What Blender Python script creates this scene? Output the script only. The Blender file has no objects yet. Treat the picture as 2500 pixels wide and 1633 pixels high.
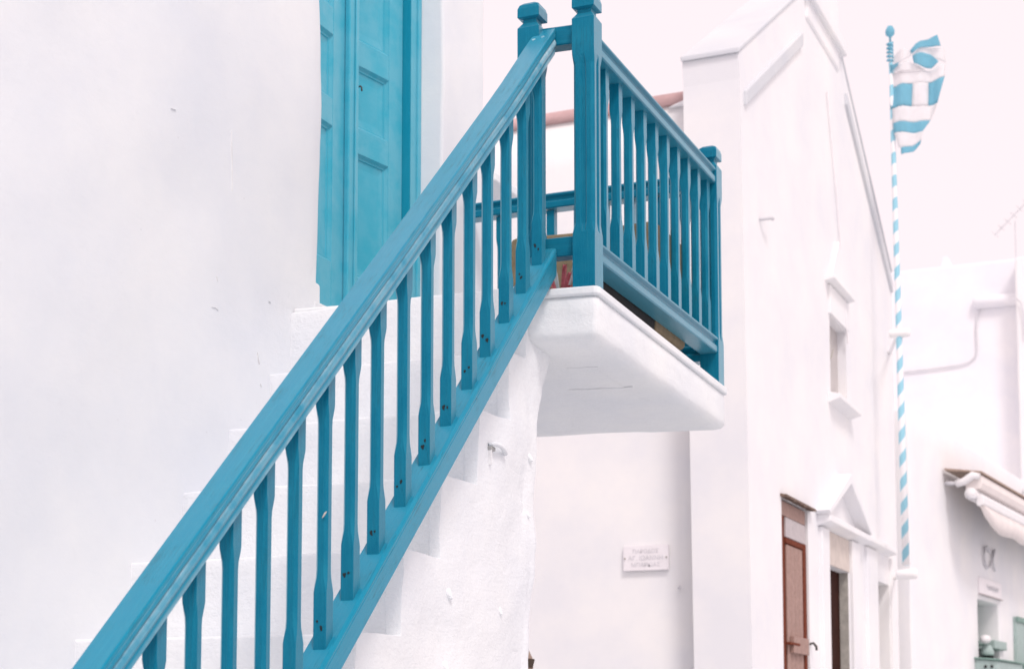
import bpy, bmesh, math, random
from mathutils import Vector, noise, Matrix

random.seed(7)
sc = bpy.context.scene
col = sc.collection

# ------------------------------------------------------------------ camera
cam_d = bpy.data.cameras.new("camera")
cam = bpy.data.objects.new("camera", cam_d)
col.objects.link(cam)
cam.location = (0, 0, 1.6)
cam.rotation_euler = (math.radians(90 + 5.3), 0, math.radians(23.55))
cam_d.sensor_width = 36.0
cam_d.lens = 4000.0 / 2500.0 * 36.0
cam_d.shift_y = 0.233
cam_d.clip_start = 0.05
cam_d.clip_end = 3000
cam_d.dof.use_dof = True
cam_d.dof.focus_distance = 6.0
cam_d.dof.aperture_fstop = 4.5
sc.camera = cam

# ------------------------------------------------------------------ sky and sun
SUN_EL, SUN_AZ = math.radians(50), math.radians(139)     # azimuth measured from +Y towards +X
world = bpy.data.worlds.new("World")
sc.world = world
world.use_nodes = True
wn = world.node_tree
wn.nodes.clear()
sky = wn.nodes.new("ShaderNodeTexSky")
sky.sky_type = 'NISHITA'
sky.sun_disc = False
sky.sun_elevation = SUN_EL
sky.sun_rotation = SUN_AZ
sky.dust_density = 4.0
sky.air_density = 1.0
veil = wn.nodes.new("ShaderNodeMixRGB")                   # thin bright overcast veiling the blue
veil.inputs[0].default_value = 0.86
veil.inputs[2].default_value = (8.28, 7.10, 7.22, 1)
bg = wn.nodes.new("ShaderNodeBackground")
bg.inputs[1].default_value = 0.1
wo = wn.nodes.new("ShaderNodeOutputWorld")
wn.links.new(sky.outputs[0], veil.inputs[1])
wn.links.new(veil.outputs[0], bg.inputs[0])
wn.links.new(bg.outputs[0], wo.inputs[0])

sun_d = bpy.data.lights.new("sun", 'SUN')
sun_d.energy = 1.12
sun_d.angle = math.radians(14)
sun_d.color = (1.0, 0.93, 0.90)
sun = bpy.data.objects.new("sun", sun_d)
col.objects.link(sun)
sdir = Vector((math.sin(SUN_AZ) * math.cos(SUN_EL), math.cos(SUN_AZ) * math.cos(SUN_EL), math.sin(SUN_EL)))
sun.rotation_euler = sdir.to_track_quat('Z', 'Y').to_euler()

sc.view_settings.view_transform = 'Standard'
sc.view_settings.look = 'None'
sc.view_settings.exposure = 0.51
sc.view_settings.gamma = 1.0
sc.view_settings.use_curve_mapping = False

# ------------------------------------------------------------------ helpers
def tag(o, label=None, cat=None, group=None, kind=None):
    if label: o["label"] = label
    if cat: o["category"] = cat
    if group: o["group"] = group
    if kind: o["kind"] = kind
    return o

def thing(name, loc, label, cat, group=None, rz=0.0):
    o = bpy.data.objects.new(name, None)
    col.objects.link(o)
    o.location = loc
    o.rotation_euler = (0, 0, rz)
    o.empty_display_size = 0.1
    return tag(o, label, cat, group)

ROOTS = {}
def root_inv(parent):
    m = Matrix.Identity(4)
    p = parent
    chain = []
    while p is not None:
        chain.append(p)
        p = p.parent
    for q in reversed(chain):
        m = m @ Matrix.LocRotScale(q.location, q.rotation_euler, q.scale)
    return m

class MB:
    """collects shapes; build() links them as ONE mesh object"""
    def __init__(s):
        s.v = []; s.f = []; s.uv = []; s.mi = []
    def face(s, idx, uv=None, mi=0):
        s.f.append(idx); s.uv.append(uv); s.mi.append(mi)
    def box(s, x0, x1, y0, y1, z0, z1, mi=0):
        b = len(s.v)
        s.v += [Vector(p) for p in ((x0,y0,z0),(x1,y0,z0),(x1,y1,z0),(x0,y1,z0),(x0,y0,z1),(x1,y0,z1),(x1,y1,z1),(x0,y1,z1))]
        d = (abs(x1-x0), abs(y1-y0), abs(z1-z0))
        ax = d.index(max(d))
        o = [i for i in range(3) if i != ax]
        r = random.random() * 20
        for q in ((0,3,2,1),(4,5,6,7),(0,1,5,4),(1,2,6,5),(2,3,7,6),(3,0,4,7)):
            idx = [b+i for i in q]
            s.face(idx, [(s.v[i][ax] + r, s.v[i][o[0]] + s.v[i][o[1]] + r) for i in idx], mi)
        return s
    def loft(s, rings, caps=True, closed=True, mi=0):
        b = len(s.v); n = len(rings[0])
        r = random.random() * 20
        L = [r]
        for i in range(1, len(rings)):
            a = sum((Vector(p) for p in rings[i-1]), Vector()) / n
            c = sum((Vector(p) for p in rings[i]), Vector()) / n
            L.append(L[-1] + (c - a).length)
        big = max(range(len(rings)), key=lambda k: sum((Vector(rings[k][i]) - Vector(rings[k][i-1])).length for i in range(n)))
        pr = [r]
        for i in range(1, n + 1):
            pr.append(pr[-1] + (Vector(rings[big][i % n]) - Vector(rings[big][i-1])).length)
        for R in rings: s.v += [Vector(p) for p in R]
        for k in range(len(rings) - 1):
            for i in range(n if closed else n - 1):
                j = (i + 1) % n
                s.face([b+k*n+i, b+k*n+j, b+(k+1)*n+j, b+(k+1)*n+i],
                       [(L[k],pr[i]),(L[k],pr[i+1]),(L[k+1],pr[i+1]),(L[k+1],pr[i])], mi)
        if caps:
            s.face([b+i for i in reversed(range(n))], [(r, r+i*.01) for i in range(n)], mi)
            t = b + (len(rings)-1)*n
            s.face([t+i for i in range(n)], [(r, r+i*.01) for i in range(n)], mi)
        return s
    def tube(s, pts, rad, n=8, mi=0, caps=True):
        pts = [Vector(p) for p in pts]
        rings = []
        for i, p in enumerate(pts):
            a = pts[max(i-1, 0)]; c = pts[min(i+1, len(pts)-1)]
            t = (c - a).normalized()
            u = t.cross(Vector((0,0,1)))
            if u.length < 1e-3: u = t.cross(Vector((1,0,0)))
            u.normalize(); w = u.cross(t).normalized()
            rr = rad[i] if isinstance(rad, (list, tuple)) else rad
            rings.append([p + (u*math.cos(2*math.pi*k/n) + w*math.sin(2*math.pi*k/n))*rr for k in range(n)])
        return s.loft(rings, caps, True, mi)
    def prism(s, poly, d, mi=0):
        """poly: list of 3D points (flat), d: extrusion vector"""
        d = Vector(d)
        return s.loft([[Vector(p) for p in poly], [Vector(p) + d for p in poly]], True, True, mi)
    def build(s, name, mats, parent=None, bevel=0, seg=2, ang=35, smooth=False, base=None, wn=False):
        me = bpy.data.meshes.new(name)
        if base is None: base = Vector((0,0,0))
        inv = Matrix.Translation(base).inverted()
        me.from_pydata([tuple(inv @ v) for v in s.v], [], s.f)
        uvl = me.uv_layers.new(name="UVMap")
        k = 0
        for fi, f in enumerate(s.f):
            for j in range(len(f)):
                uvl.data[k].uv = s.uv[fi][j] if s.uv[fi] else (s.v[f[j]].y + s.v[f[j]].x, s.v[f[j]].z)
                k += 1
        if not isinstance(mats, (list, tuple)): mats = [mats]
        for m in mats: me.materials.append(m)
        for p in me.polygons:
            p.material_index = s.mi[p.index]
            p.use_smooth = smooth
        bm = bmesh.new(); bm.from_mesh(me)
        bmesh.ops.recalc_face_normals(bm, faces=bm.faces)
        bm.to_mesh(me); bm.free()
        o = bpy.data.objects.new(name, me)
        col.objects.link(o)
        o.location = base
        if parent is not None:
            o.parent = parent
            # coordinates are given in the thing's own frame when it is rotated, in world space otherwise
            if parent.get("_local"): pass
            else: o.location = base - world_loc(parent)
        if bevel:
            b = o.modifiers.new("bevel", 'BEVEL')
            b.width = bevel; b.segments = seg; b.limit_method = 'ANGLE'; b.angle_limit = math.radians(ang)
            b.harden_normals = False
        return o

def world_loc(o):
    p = Vector((0,0,0))
    while o is not None:
        p += o.location; o = o.parent
    return p

def fbm(x, y, z, octs=3):
    v = 0; a = 1
    for i in range(octs):
        v += a * noise.noise(Vector((x, y, z))); x *= 2.03; y *= 2.03; z *= 2.03; a *= .5
    return v

def refine(a, step):
    out = [a[0]]
    for p, q in zip(a[:-1], a[1:]):
        n = max(1, int(math.ceil((q - p) / step)))
        out += [p + (q - p) * (i + 1) / n for i in range(n)]
    return out

def grid_slab(us, vs, keep, P, N, depth, step, amp, freq=1.3, wob=0.0, seed=0.0):
    """uneven hand-plastered slab: cells of a (u,v) grid kept by keep(u,v), P maps (u,v) to 3D, N outward normal"""
    mb = MB()
    us = refine(sorted(us), step); vs = refine(sorted(vs), step)
    N = Vector(N)
    ids = {}
    def vid(i, j, lay):
        k = (i, j, lay)
        if k not in ids:
            u, v = us[i], vs[j]
            du = wob * fbm(u*2.1 + 7 + seed, v*2.1, 3.3, 2); dv = wob * fbm(u*2.1, v*2.1 + 5, 9.1 + seed, 2)
            p = Vector(P(u + du, v + dv))
            if lay == 0: p += N * amp * fbm(u*freq + seed, v*freq, 1.7, 3)
            else: p -= N * depth
            ids[k] = len(mb.v); mb.v.append(p)
        return ids[k]
    nu, nv = len(us) - 1, len(vs) - 1
    kp = [[keep((us[i]+us[i+1])/2, (vs[j]+vs[j+1])/2) for j in range(nv)] for i in range(nu)]
    K = lambda i, j: 0 <= i < nu and 0 <= j < nv and kp[i][j]
    for i in range(nu):
        for j in range(nv):
            if not kp[i][j]: continue
            mb.face([vid(i,j,0), vid(i+1,j,0), vid(i+1,j+1,0), vid(i,j+1,0)])
            mb.face([vid(i,j+1,1), vid(i+1,j+1,1), vid(i+1,j,1), vid(i,j,1)])
            for (a, b, c) in (((i-1,j),(i,j),(i,j+1)), ((i+1,j),(i+1,j),(i+1,j+1)), ((i,j-1),(i,j),(i+1,j)), ((i,j+1),(i,j+1),(i+1,j+1))):
                if not K(*a):
                    mb.face([vid(*b,0), vid(*c,0), vid(*c,1), vid(*b,1)])
    return mb

def copy_tree(o, parent=None):
    c = o.copy(); col.objects.link(c)
    if parent is not None: c.parent = parent
    for ch in list(o.children): copy_tree(ch, c)
    return c

# ------------------------------------------------------------------ materials
def nt(name):
    m = bpy.data.materials.new(name); m.use_nodes = True
    t = m.node_tree; b = t.nodes["Principled BSDF"]
    return m, t, b

def node(t, kind, **kw):
    n = t.nodes.new(kind)
    for k, v in kw.items():
        if k.startswith("i_"):
            key = k[2:]
            key = int(key) if key.isdigit() else key.replace("_", " ")
            n.inputs[key].default_value = v
        else: setattr(n, k, v)
    return n

def ramp(t, src, stops):
    r = t.nodes.new("ShaderNodeValToRGB")
    e = r.color_ramp.elements
    while len(e) < len(stops): e.new(0.5)
    for el, (p, c) in zip(e, stops):
        el.position = p
        el.color = (c, c, c, 1) if not isinstance(c, (tuple, list)) else (*c, 1)
    t.links.new(src, r.inputs[0])
    return r.outputs[0]

def mixc(t, fac, a, b, mode='MIX'):
    m = t.nodes.new("ShaderNodeMixRGB"); m.blend_type = mode
    for i, x in enumerate((fac, a, b)):
        if hasattr(x, "is_linked") or isinstance(x, bpy.types.NodeSocket): t.links.new(x, m.inputs[i])
        elif i == 0: m.inputs[0].default_value = x
        else: m.inputs[i].default_value = (*x, 1)
    return m.outputs[0]

def plaster(name, base=(.80,.80,.83), rough=.9, bump=.35, stain=.5, world=True):
    m, t, b = nt(name)
    tc = node(t, "ShaderNodeNewGeometry") if world else node(t, "ShaderNodeTexCoord")
    P = tc.outputs["Position"] if world else tc.outputs["Object"]
    n1 = node(t, "ShaderNodeTexNoise", i_Scale=1.3, i_Detail=6.0, i_Roughness=.6); t.links.new(P, n1.inputs["Vector"])
    n2 = node(t, "ShaderNodeTexNoise", i_Scale=14.0, i_Detail=5.0, i_Roughness=.65); t.links.new(P, n2.inputs["Vector"])
    n3 = node(t, "ShaderNodeTexNoise", i_Scale=90.0, i_Detail=3.0, i_Roughness=.6); t.links.new(P, n3.inputs["Vector"])
    mp = node(t, "ShaderNodeMapping"); mp.inputs["Scale"].default_value = (6, 6, 38); mp.inputs["Rotation"].default_value = (.5, .2, 0)
    t.links.new(P, mp.inputs["Vector"])
    n4 = node(t, "ShaderNodeTexNoise", i_Scale=1.0, i_Detail=4.0, i_Distortion=1.2); t.links.new(mp.outputs[0], n4.inputs["Vector"])
    vo = node(t, "ShaderNodeTexVoronoi", i_Scale=9.0, i_Randomness=1.0); t.links.new(P, vo.inputs["Vector"])
    g = (base[0]*.93, base[1]*.935, base[2]*.95)
    w = (min(1, base[0]*1.03), base[1]*1.015, base[2]*.99)
    c = mixc(t, ramp(t, n1.outputs[0], [(.35, 0), (.68, 1)]), g, w)
    c2 = mixc(t, ramp(t, n2.outputs[0], [(.60, 0), (.80, .35*stain)]), c, (base[0]*.78, base[1]*.78, base[2]*.78))
    spots = ramp(t, vo.outputs["Distance"], [(.02, .55*stain), (.055, 0)])
    sel = ramp(t, vo.outputs["Color"], [(.62, 0), (.72, 1)])
    sp = node(t, "ShaderNodeMath", operation='MULTIPLY'); t.links.new(spots, sp.inputs[0]); t.links.new(sel, sp.inputs[1])
    c3 = mixc(t, sp.outputs[0], c2, (.42, .41, .41))
    t.links.new(c3, b.inputs["Base Color"])
    b.inputs["Roughness"].default_value = rough
    b.inputs["Specular IOR Level"].default_value = .25
    a1 = node(t, "ShaderNodeMath", operation='MULTIPLY_ADD', i_1=.45); t.links.new(n2.outputs[0], a1.inputs[0]); 
    a2 = node(t, "ShaderNodeMath", operation='MULTIPLY_ADD', i_1=.12); t.links.new(n3.outputs[0], a2.inputs[0])
    a3 = node(t, "ShaderNodeMath", operation='MULTIPLY', i_1=.10); t.links.new(n4.outputs[0], a3.inputs[0])
    t.links.new(a3.outputs[0], a2.inputs[2]); t.links.new(a2.outputs[0], a1.inputs[2])
    bp = node(t, "ShaderNodeBump", i_Strength=bump, i_Distance=.02); t.links.new(a1.outputs[0], bp.inputs["Height"])
    t.links.new(bp.outputs[0], b.inputs["Normal"])
    return m

def painted_wood(name, base, light, dark, rough=.33, grain=.25, crack=.0, worn=.25, edge=.35, coat=1.0, dust_sheen=.25):
    m, t, b = nt(name)
    tc = node(t, "ShaderNodeTexCoord"); ge = node(t, "ShaderNodeNewGeometry")
    mp = node(t, "ShaderNodeMapping"); mp.inputs["Scale"].default_value = (5, 160, 1); t.links.new(tc.outputs["UV"], mp.inputs["Vector"])
    mc = node(t, "ShaderNodeMapping"); mc.inputs["Scale"].default_value = (3.2, 75, 1); t.links.new(tc.outputs["UV"], mc.inputs["Vector"])
    gr = node(t, "ShaderNodeTexNoise", i_Scale=1.0, i_Detail=5.0, i_Roughness=.65, i_Distortion=.4); t.links.new(mp.outputs[0], gr.inputs["Vector"])
    ck = node(t, "ShaderNodeTexNoise", i_Scale=1.0, i_Detail=3.0, i_Roughness=.5, i_Distortion=.6); t.links.new(mc.outputs[0], ck.inputs["Vector"])
    pt = node(t, "ShaderNodeTexNoise", i_Scale=7.0, i_Detail=5.0, i_Roughness=.6); t.links.new(ge.outputs["Position"], pt.inputs["Vector"])
    fi = node(t, "ShaderNodeTexNoise", i_Scale=420.0, i_Detail=2.0, i_Roughness=.7); t.links.new(ge.outputs["Position"], fi.inputs["Vector"])
    c = mixc(t, ramp(t, pt.outputs[0], [(.35, 0), (.7, worn)]), base, light)
    c = mixc(t, ramp(t, gr.outputs[0], [(.48, 0), (.70, .45)]), c, light)
    c = mixc(t, ramp(t, fi.outputs[0], [(.44, 0), (.74, .5)]), c, light)
    lines = ramp(t, ck.outputs[0], [(.478, 0), (.495, crack), (.505, crack), (.522, 0)])
    msk = node(t, "ShaderNodeMath", operation='MULTIPLY'); t.links.new(lines, msk.inputs[0])
    t.links.new(ramp(t, pt.outputs[0], [(.47, 0), (.6, 1)]), msk.inputs[1])
    c = mixc(t, msk.outputs[0], c, dark)
    wear = node(t, "ShaderNodeMath", operation='MULTIPLY'); t.links.new(ramp(t, ge.outputs["Pointiness"], [(.508, 0), (.57, edge)]), wear.inputs[0])
    t.links.new(ramp(t, pt.outputs[0], [(.36, .15), (.58, 1)]), wear.inputs[1])
    c = mixc(t, wear.outputs[0], c, (.50, .68, .74))
    t.links.new(c, b.inputs["Base Color"])
    lw = node(t, "ShaderNodeLayerWeight", i_Blend=.5)
    t.links.new(ramp(t, lw.outputs["Facing"], [(.28, 0), (.72, coat)]), b.inputs["Coat Weight"])
    b.inputs["Sheen Weight"].default_value = dust_sheen; b.inputs["Sheen Roughness"].default_value = .35
    b.inputs["Sheen Tint"].default_value = (.35, .85, .95, 1)                    # dusty bloom, blue-tinted to imitate the sky's sheen on side faces
    b.inputs["Coat IOR"].default_value = 1.72; b.inputs["Coat Roughness"].default_value = .28
    rr = ramp(t, pt.outputs[0], [(.3, rough*.85), (.75, min(1, rough*1.5))])
    t.links.new(rr, b.inputs["Roughness"])
    b.inputs["Specular IOR Level"].default_value = .10
    a = node(t, "ShaderNodeMath", operation='MULTIPLY_ADD', i_1=.25); t.links.new(fi.outputs[0], a.inputs[0])
    s2 = node(t, "ShaderNodeMath", operation='SUBTRACT'); t.links.new(gr.outputs[0], s2.inputs[0])
    mk = node(t, "ShaderNodeMath", operation='MULTIPLY', i_1=2.0); t.links.new(msk.outputs[0], mk.inputs[0]); t.links.new(mk.outputs[0], s2.inputs[1])
    t.links.new(s2.outputs[0], a.inputs[2])
    bp = node(t, "ShaderNodeBump", i_Strength=grain, i_Distance=.003); t.links.new(a.outputs[0], bp.inputs["Height"])
    t.links.new(bp.outputs[0], b.inputs["Normal"])
    return m

def simple(name, base, rough=.7, var=.12, scale=8.0, bump=.15, metal=0.0, spec=.4):
    m, t, b = nt(name)
    ge = node(t, "ShaderNodeNewGeometry")
    n1 = node(t, "ShaderNodeTexNoise", i_Scale=scale, i_Detail=6.0, i_Roughness=.62); t.links.new(ge.outputs["Position"], n1.inputs["Vector"])
    c = mixc(t, ramp(t, n1.outputs[0], [(.3, 0), (.7, 1)]), tuple(x*(1-var) for x in base), tuple(min(1, x*(1+var)) for x in base))
    t.links.new(c, b.inputs["Base Color"])
    b.inputs["Roughness"].default_value = rough
    b.inputs["Metallic"].default_value = metal
    b.inputs["Specular IOR Level"].default_value = spec
    bp = node(t, "ShaderNodeBump", i_Strength=bump, i_Distance=.01); t.links.new(n1.outputs[0], bp.inputs["Height"])
    t.links.new(bp.outputs[0], b.inputs["Normal"])
    return m

M = {}
M['wall'] = plaster("whitewash", (.80, .83, .86), bump=.22, stain=.35)
M['stair'] = plaster("whitewash_rough", (.79, .82, .85), bump=.75, stain=.9)
M['slab'] = plaster("whitewash_slab", (.80, .83, .85), bump=.6, stain=1.0)
M['church'] = plaster("church_limewash", (.85, .85, .865), bump=.05, stain=.0)
M['nave'] = plaster("nave_limewash", (.88, .88, .89), bump=.10, stain=.08)
M['teal'] = painted_wood("teal_paint", (.0, .138, .236), (.014, .235, .35), (.004, .05, .08), rough=.34, grain=.45, crack=.28, worn=.45, edge=.0, coat=.75, dust_sheen=.55)
M['rail'] = painted_wood("teal_paint_weathered", (.001, .212, .345), (.03, .30, .43), (.006, .08, .12), rough=.34, grain=.5, crack=.55, worn=.35, edge=1.0, coat=.65, dust_sheen=.2)
M['door'] = painted_wood("door_paint", (.040, .40, .54), (.06, .44, .58), (.01, .10, .14), rough=.36, grain=.08, crack=.0, worn=.15, edge=.15, coat=.55)
M['frame'] = painted_wood("door_frame_shaded_teal", (.006, .27, .40), (.03, .33, .46), (.01, .10, .14), rough=.36, grain=.08, crack=.0, worn=.15, edge=.0, coat=.3)  # deeper teal puts the shade of the inner jamb into the colour
M['dark_rust'] = simple("rusty_screw", (.016, .024, .028), .95)
M['crack'] = simple("crack_dirt", (.74, .74, .75), .95)
M['slab_crack'] = simple("slab_crack_dirt", (.74, .76, .78), .95)
M['hole'] = simple("grimy_hole", (.36, .36, .36), .95)
M['iron'] = simple("old_iron", (.10, .095, .09), .8)
M['brown_pot'] = simple("olive_brown_clay", (.20, .155, .095), .85, .2, 20, .3)
M['black'] = simple("black_plastic", (.012, .012, .013), .75, .3, 30, .2)
M['soil'] = simple("dark_soil", (.03, .025, .02), .95, .3, 60, .5)
M['pink_leaf'] = simple("pink_leaf", (.62, .16, .19), .5, .3, 60, .1)
M['red_leaf'] = simple("red_leaf", (.45, .05, .06), .5, .3, 60, .1)
M['white_leaf'] = simple("white_leaf", (.65, .68, .68), .5, .2, 60, .1)
M['red_roof'] = simple("glare_pale_red_roof", (.55, .37, .37), .9, .12, 6, .2)  # red paled in the base colour to stand for glare
M['brown_wood'] = simple("red_brown_wood", (.165, .046, .026), .9, .25, 25, .3, spec=.1)
M['grey_plank'] = simple("bleached_plank", (.36, .235, .20), .8, .18, 30, .3)
M['pale_plank'] = simple("pale_plank", (.50, .455, .46), .8, .1, 20, .2)
M['tile_eave'] = simple("brown_tile_edge", (.16, .11, .085), .85, .35, 30, .5)
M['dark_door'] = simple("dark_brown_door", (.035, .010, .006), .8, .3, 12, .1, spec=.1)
M['stone'] = simple("beige_stone", (.62, .55, .50), .9, .12, 10, .4)
M['grey_stone'] = simple("grey_reveal_stone", (.40, .385, .35), .9, .2, 14, .5)
M['pane'] = simple("dusty_pane", (.50, .47, .46), .5, .1, 6, .05)
M['marble'] = simple("pale_marble", (.86, .83, .85), .5, .05, 8, .05)
M['letter'] = simple("grey_lettering", (.68, .67, .70), .8, .1)
def cloth(name, base):
    m = simple(name, base, .9, .05, 14, .1, spec=.1); t = m.node_tree; b = t.nodes["Principled BSDF"]
    tr = node(t, "ShaderNodeBsdfTranslucent"); tr.inputs[0].default_value = (*base, 1)
    mx = node(t, "ShaderNodeMixShader"); mx.inputs[0].default_value = .5
    t.links.new(b.outputs[0], mx.inputs[1]); t.links.new(tr.outputs[0], mx.inputs[2])
    t.links.new(mx.outputs[0], t.nodes["Material Output"].inputs[0])
    return m
M['flag_blue'] = cloth("flag_blue", (.33, .66, .78)); M['flag_white'] = cloth("flag_white", (.93, .92, .93))
M['cream'] = simple("cream_awning", (.78, .72, .70), .8, .05, 6, .15)
M['white_metal'] = simple("white_metal", (.80, .79, .80), .5, .04)
M['green_paint'] = simple("grey_green_paint", (.36, .46, .44), .6, .1, 12, .1)
M['deep_green'] = simple("deep_green_paint", (.20, .32, .28), .6, .15, 12, .1)
M['glass_dark'] = simple("dark_window_glass", (.03, .045, .04), .2, .3, 5, .0)
M['tan'] = simple("weathered_tan_wood", (.36, .27, .22), .85, .25, 40, .3)
M['dark_brown'] = simple("dark_brown_wood", (.07, .045, .03), .85, .3, 40, .3)
M['paving'] = simple("pale_paving", (.60, .625, .645), .85, .12, 2.0, .3)
M['weathered'] = plaster("weathered_limewash", (.66, .68, .71), bump=.15, stain=.4)
M['far_wall'] = plaster("far_whitewash", (.86, .86, .895), bump=.05, stain=.0)
M['wire'] = simple("grey_wire", (.63, .63, .66), .7, .1)

def pole_material():
    m, t, b = nt("spiral_striped_pole")
    tc = node(t, "ShaderNodeTexCoord")
    sp = node(t, "ShaderNodeSeparateXYZ"); t.links.new(tc.outputs["Object"], sp.inputs[0])
    at = node(t, "ShaderNodeMath", operation='ARCTAN2'); t.links.new(sp.outputs[1], at.inputs[0]); t.links.new(sp.outputs[0], at.inputs[1])
    mz = node(t, "ShaderNodeMath", operation='MULTIPLY_ADD', i_1=-2*math.pi/.245); t.links.new(sp.outputs[2], mz.inputs[0]); t.links.new(at.outputs[0], mz.inputs[2])
    si = node(t, "ShaderNodeMath", operation='SINE'); t.links.new(mz.outputs[0], si.inputs[0])
    g = node(t, "ShaderNodeMath", operation='GREATER_THAN', i_1=0.0); t.links.new(si.outputs[0], g.inputs[0])
    c = mixc(t, g.outputs[0], (.86, .85, .86), (.30, .60, .72))
    t.links.new(c, b.inputs["Base Color"]); b.inputs["Roughness"].default_value = .6
    return m
M['pole'] = pole_material()

# ------------------------------------------------------------------ ground
mb = MB(); mb.face([0,1,2,3])
mb.v = [Vector(p) for p in ((-600,-600,0),(600,-600,0),(600,600,0),(-600,600,0))]
tag(mb.build("ground", M['paving']), kind="structure")

# ------------------------------------------------------------------ house with blue door
FX = -3.62
DY0, DY1, DZ0 = 6.165, 7.41, 3.465
house = thing("white_house", (FX, 4.0, 0), "whitewashed house with tall blue double door at the top of the stairs", "house")
gs = grid_slab([-2.0, DY0, DY0 + .036, DY1, 7.93], [-.1, DZ0, 3.553, 5.85, 7.6], lambda u, v: not (DY0 < u < DY1 and DZ0 < v < 5.85) or (u < DY0 + .036 and v < 3.553),
               lambda u, v: (FX, u, v), (1, 0, 0), .42, .09, .014, 1.5, .004, 2.0)
gs.build("wall", M['wall'], house, bevel=.018, seg=3, ang=50, smooth=True)
mb = MB()
mb.box(-9.0, FX-.43, -2.0, 7.90, -.1, 7.55)
# the room behind the door opening is closed by the door itself
mb.build("core", M['wall'], house)
mb = MB().box(FX-.40, FX-.004, DY0-.03, DY1+.0, 3.30, DZ0)
mb.build("threshold", M['stair'], house, bevel=.012, seg=3)
# frame
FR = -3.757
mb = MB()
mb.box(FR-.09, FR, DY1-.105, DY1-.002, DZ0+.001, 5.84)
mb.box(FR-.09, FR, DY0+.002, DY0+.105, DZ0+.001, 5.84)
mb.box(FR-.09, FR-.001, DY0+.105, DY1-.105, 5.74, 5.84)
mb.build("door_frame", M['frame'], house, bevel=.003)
mb = MB(); mb.box(FR+.0005, FR+.004, DY1-.104, DY1-.0405, DZ0+.001, 5.84)  # added plate giving the frame front its lit tone beside the darkened jamb
mb.build("frame_lit_face", M['door'], house, bevel=.001)
mb = MB(); mb.box(FR, FR+.014, DY1-.040, DY1-.003, DZ0+.001, 5.83)
mb.build("frame_bead", M['door'], house, bevel=.004)

def door_leaf(width, panels, parent, stile_l, stile_r, astragal, base, rz):
    """leaf in its own frame: y along the leaf from the free edge to the hinge, x outward"""
    zb, zt = DZ0 + .008, 5.735
    mb = MB()
    T = .042
    mb.box(-T, 0, 0, stile_l, zb, zt); mb.box(-T, 0, width - stile_r, width, zb, zt)
    zs = [zb] + [z for p in panels for z in p] + [zt]
    for a, b in zip(zs[0::2], zs[1::2]):
        mb.box(-T, -.0005, stile_l, width - stile_r, a, b)
    leaf = mb.build("door", M['door'], None, bevel=.003)
    leaf.parent = parent
    leaf.location = Vector(base) - world_loc(parent); leaf.rotation_euler = (0, 0, rz)
    leaf["_local"] = 1
    for (a, b) in panels:
        y0, y1 = stile_l, width - stile_r
        # mitred moulding ring and a recessed flat field
        mb = MB()
        def rect(m, x): return [(x, y0+m, a+m), (x, y1-m, a+m), (x, y1-m, b-m), (x, y0+m, b-m)]
        rings = [rect(.0, -.004), rect(.012, -.016), rect(.020, -.016), rect(.024, -.022), rect(.060, -.026)]
        mb.loft(rings, caps=False)
        n = len(mb.v); mb.v += [Vector(p) for p in rect(.060, -.026)]
        mb.face([n, n+1, n+2, n+3])
        p = mb.build("panel", M['door'], None)
        p.parent = leaf
    if astragal:
        mb = MB()
        mb.box(.001, .030, 0, width*0 + .085, zb, zt)
        s = mb.build("astragal", M['door'], None, bevel=.006); s.parent = leaf
        mb = MB(); mb.box(.030, .040, .045, .078, zb, zt)
        s = mb.build("astragal_bead", M['door'], None, bevel=.004); s.parent = leaf
    return leaf

# left leaf, closed: built with its free edge at y=0 and mirrored (hinge at the near jamb)
LW = 6.79 - (DY0 + .10)
pl = [(3.775, 4.432), (4.565, 4.880), (5.015, 5.62)]
leafL = door_leaf(LW, pl, house, .10, .205, False, (-3.80, DY0 + .10, 0), 0.0)
mb = MB(); mb.box(.001, .030, LW-.098, LW-.012, DZ0+.008, 5.735)
s = mb.build("astragal", M['door'], None, bevel=.007, seg=3); s.parent = leafL
mb = MB(); mb.box(.030, .038, LW-.050, LW-.020, DZ0+.008, 5.735)
s = mb.build("astragal_bead", M['door'], None, bevel=.004); s.parent = leafL
# right leaf, ajar inwards, hinged at the far jamb
a = math.radians(10.8)
RW = .53
hinge = Vector((-3.80, 7.300, 0))
leafR = door_leaf(RW, [(3.80, 4.428), (4.560, 4.880), (5.010, 5.62)], house, .115, .112, False,
                  hinge - Vector((math.sin(a), math.cos(a), 0)) * RW, -a)
mb = MB(); mb.tube([(0, .172, 4.768), (.018, .172, 4.768), (.024, .172, 4.760), (.026, .172, 4.742)], .0045, 8)
k = mb.build("handle", M['iron'], None, smooth=True); k.parent = leafR
# hairline cracks and dents in the wall plaster
def crack(pts, w=.0025):
    mb = MB(); L = []; R = []
    for i, (y, z) in enumerate(pts):
        ww = .75 * w * (.25 + .75 * math.sin(math.pi * (i + .3) / (len(pts) - .4)))
        jy = random.uniform(-.002, .002)
        x = FX + .014*fbm(y*1.5+2, z*1.5, 1.7, 3) + .0035
        L.append((x, y - ww + jy, z)); R.append((x, y + ww + jy, z))
    mb.loft([[l, r, (r[0]-.006, r[1], r[2]), (l[0]-.006, l[1], l[2])] for l, r in zip(L, R)])
    mb.build("crack", M['crack'], house)
crack([(5.452, 3.993), (5.453, 3.954), (5.459, 3.862), (5.465, 3.748)], 0.0018)
crack([(5.038, 3.942), (5.051, 3.943), (5.067, 3.947)], 0.0030)
crack([(5.668, 3.130), (5.672, 3.102), (5.679, 3.081)], 0.0018)
crack([(5.687, 3.000), (5.691, 2.989)], 0.0040)
crack([(5.365, 3.370), (5.368, 3.353)], 0.0020)
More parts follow.
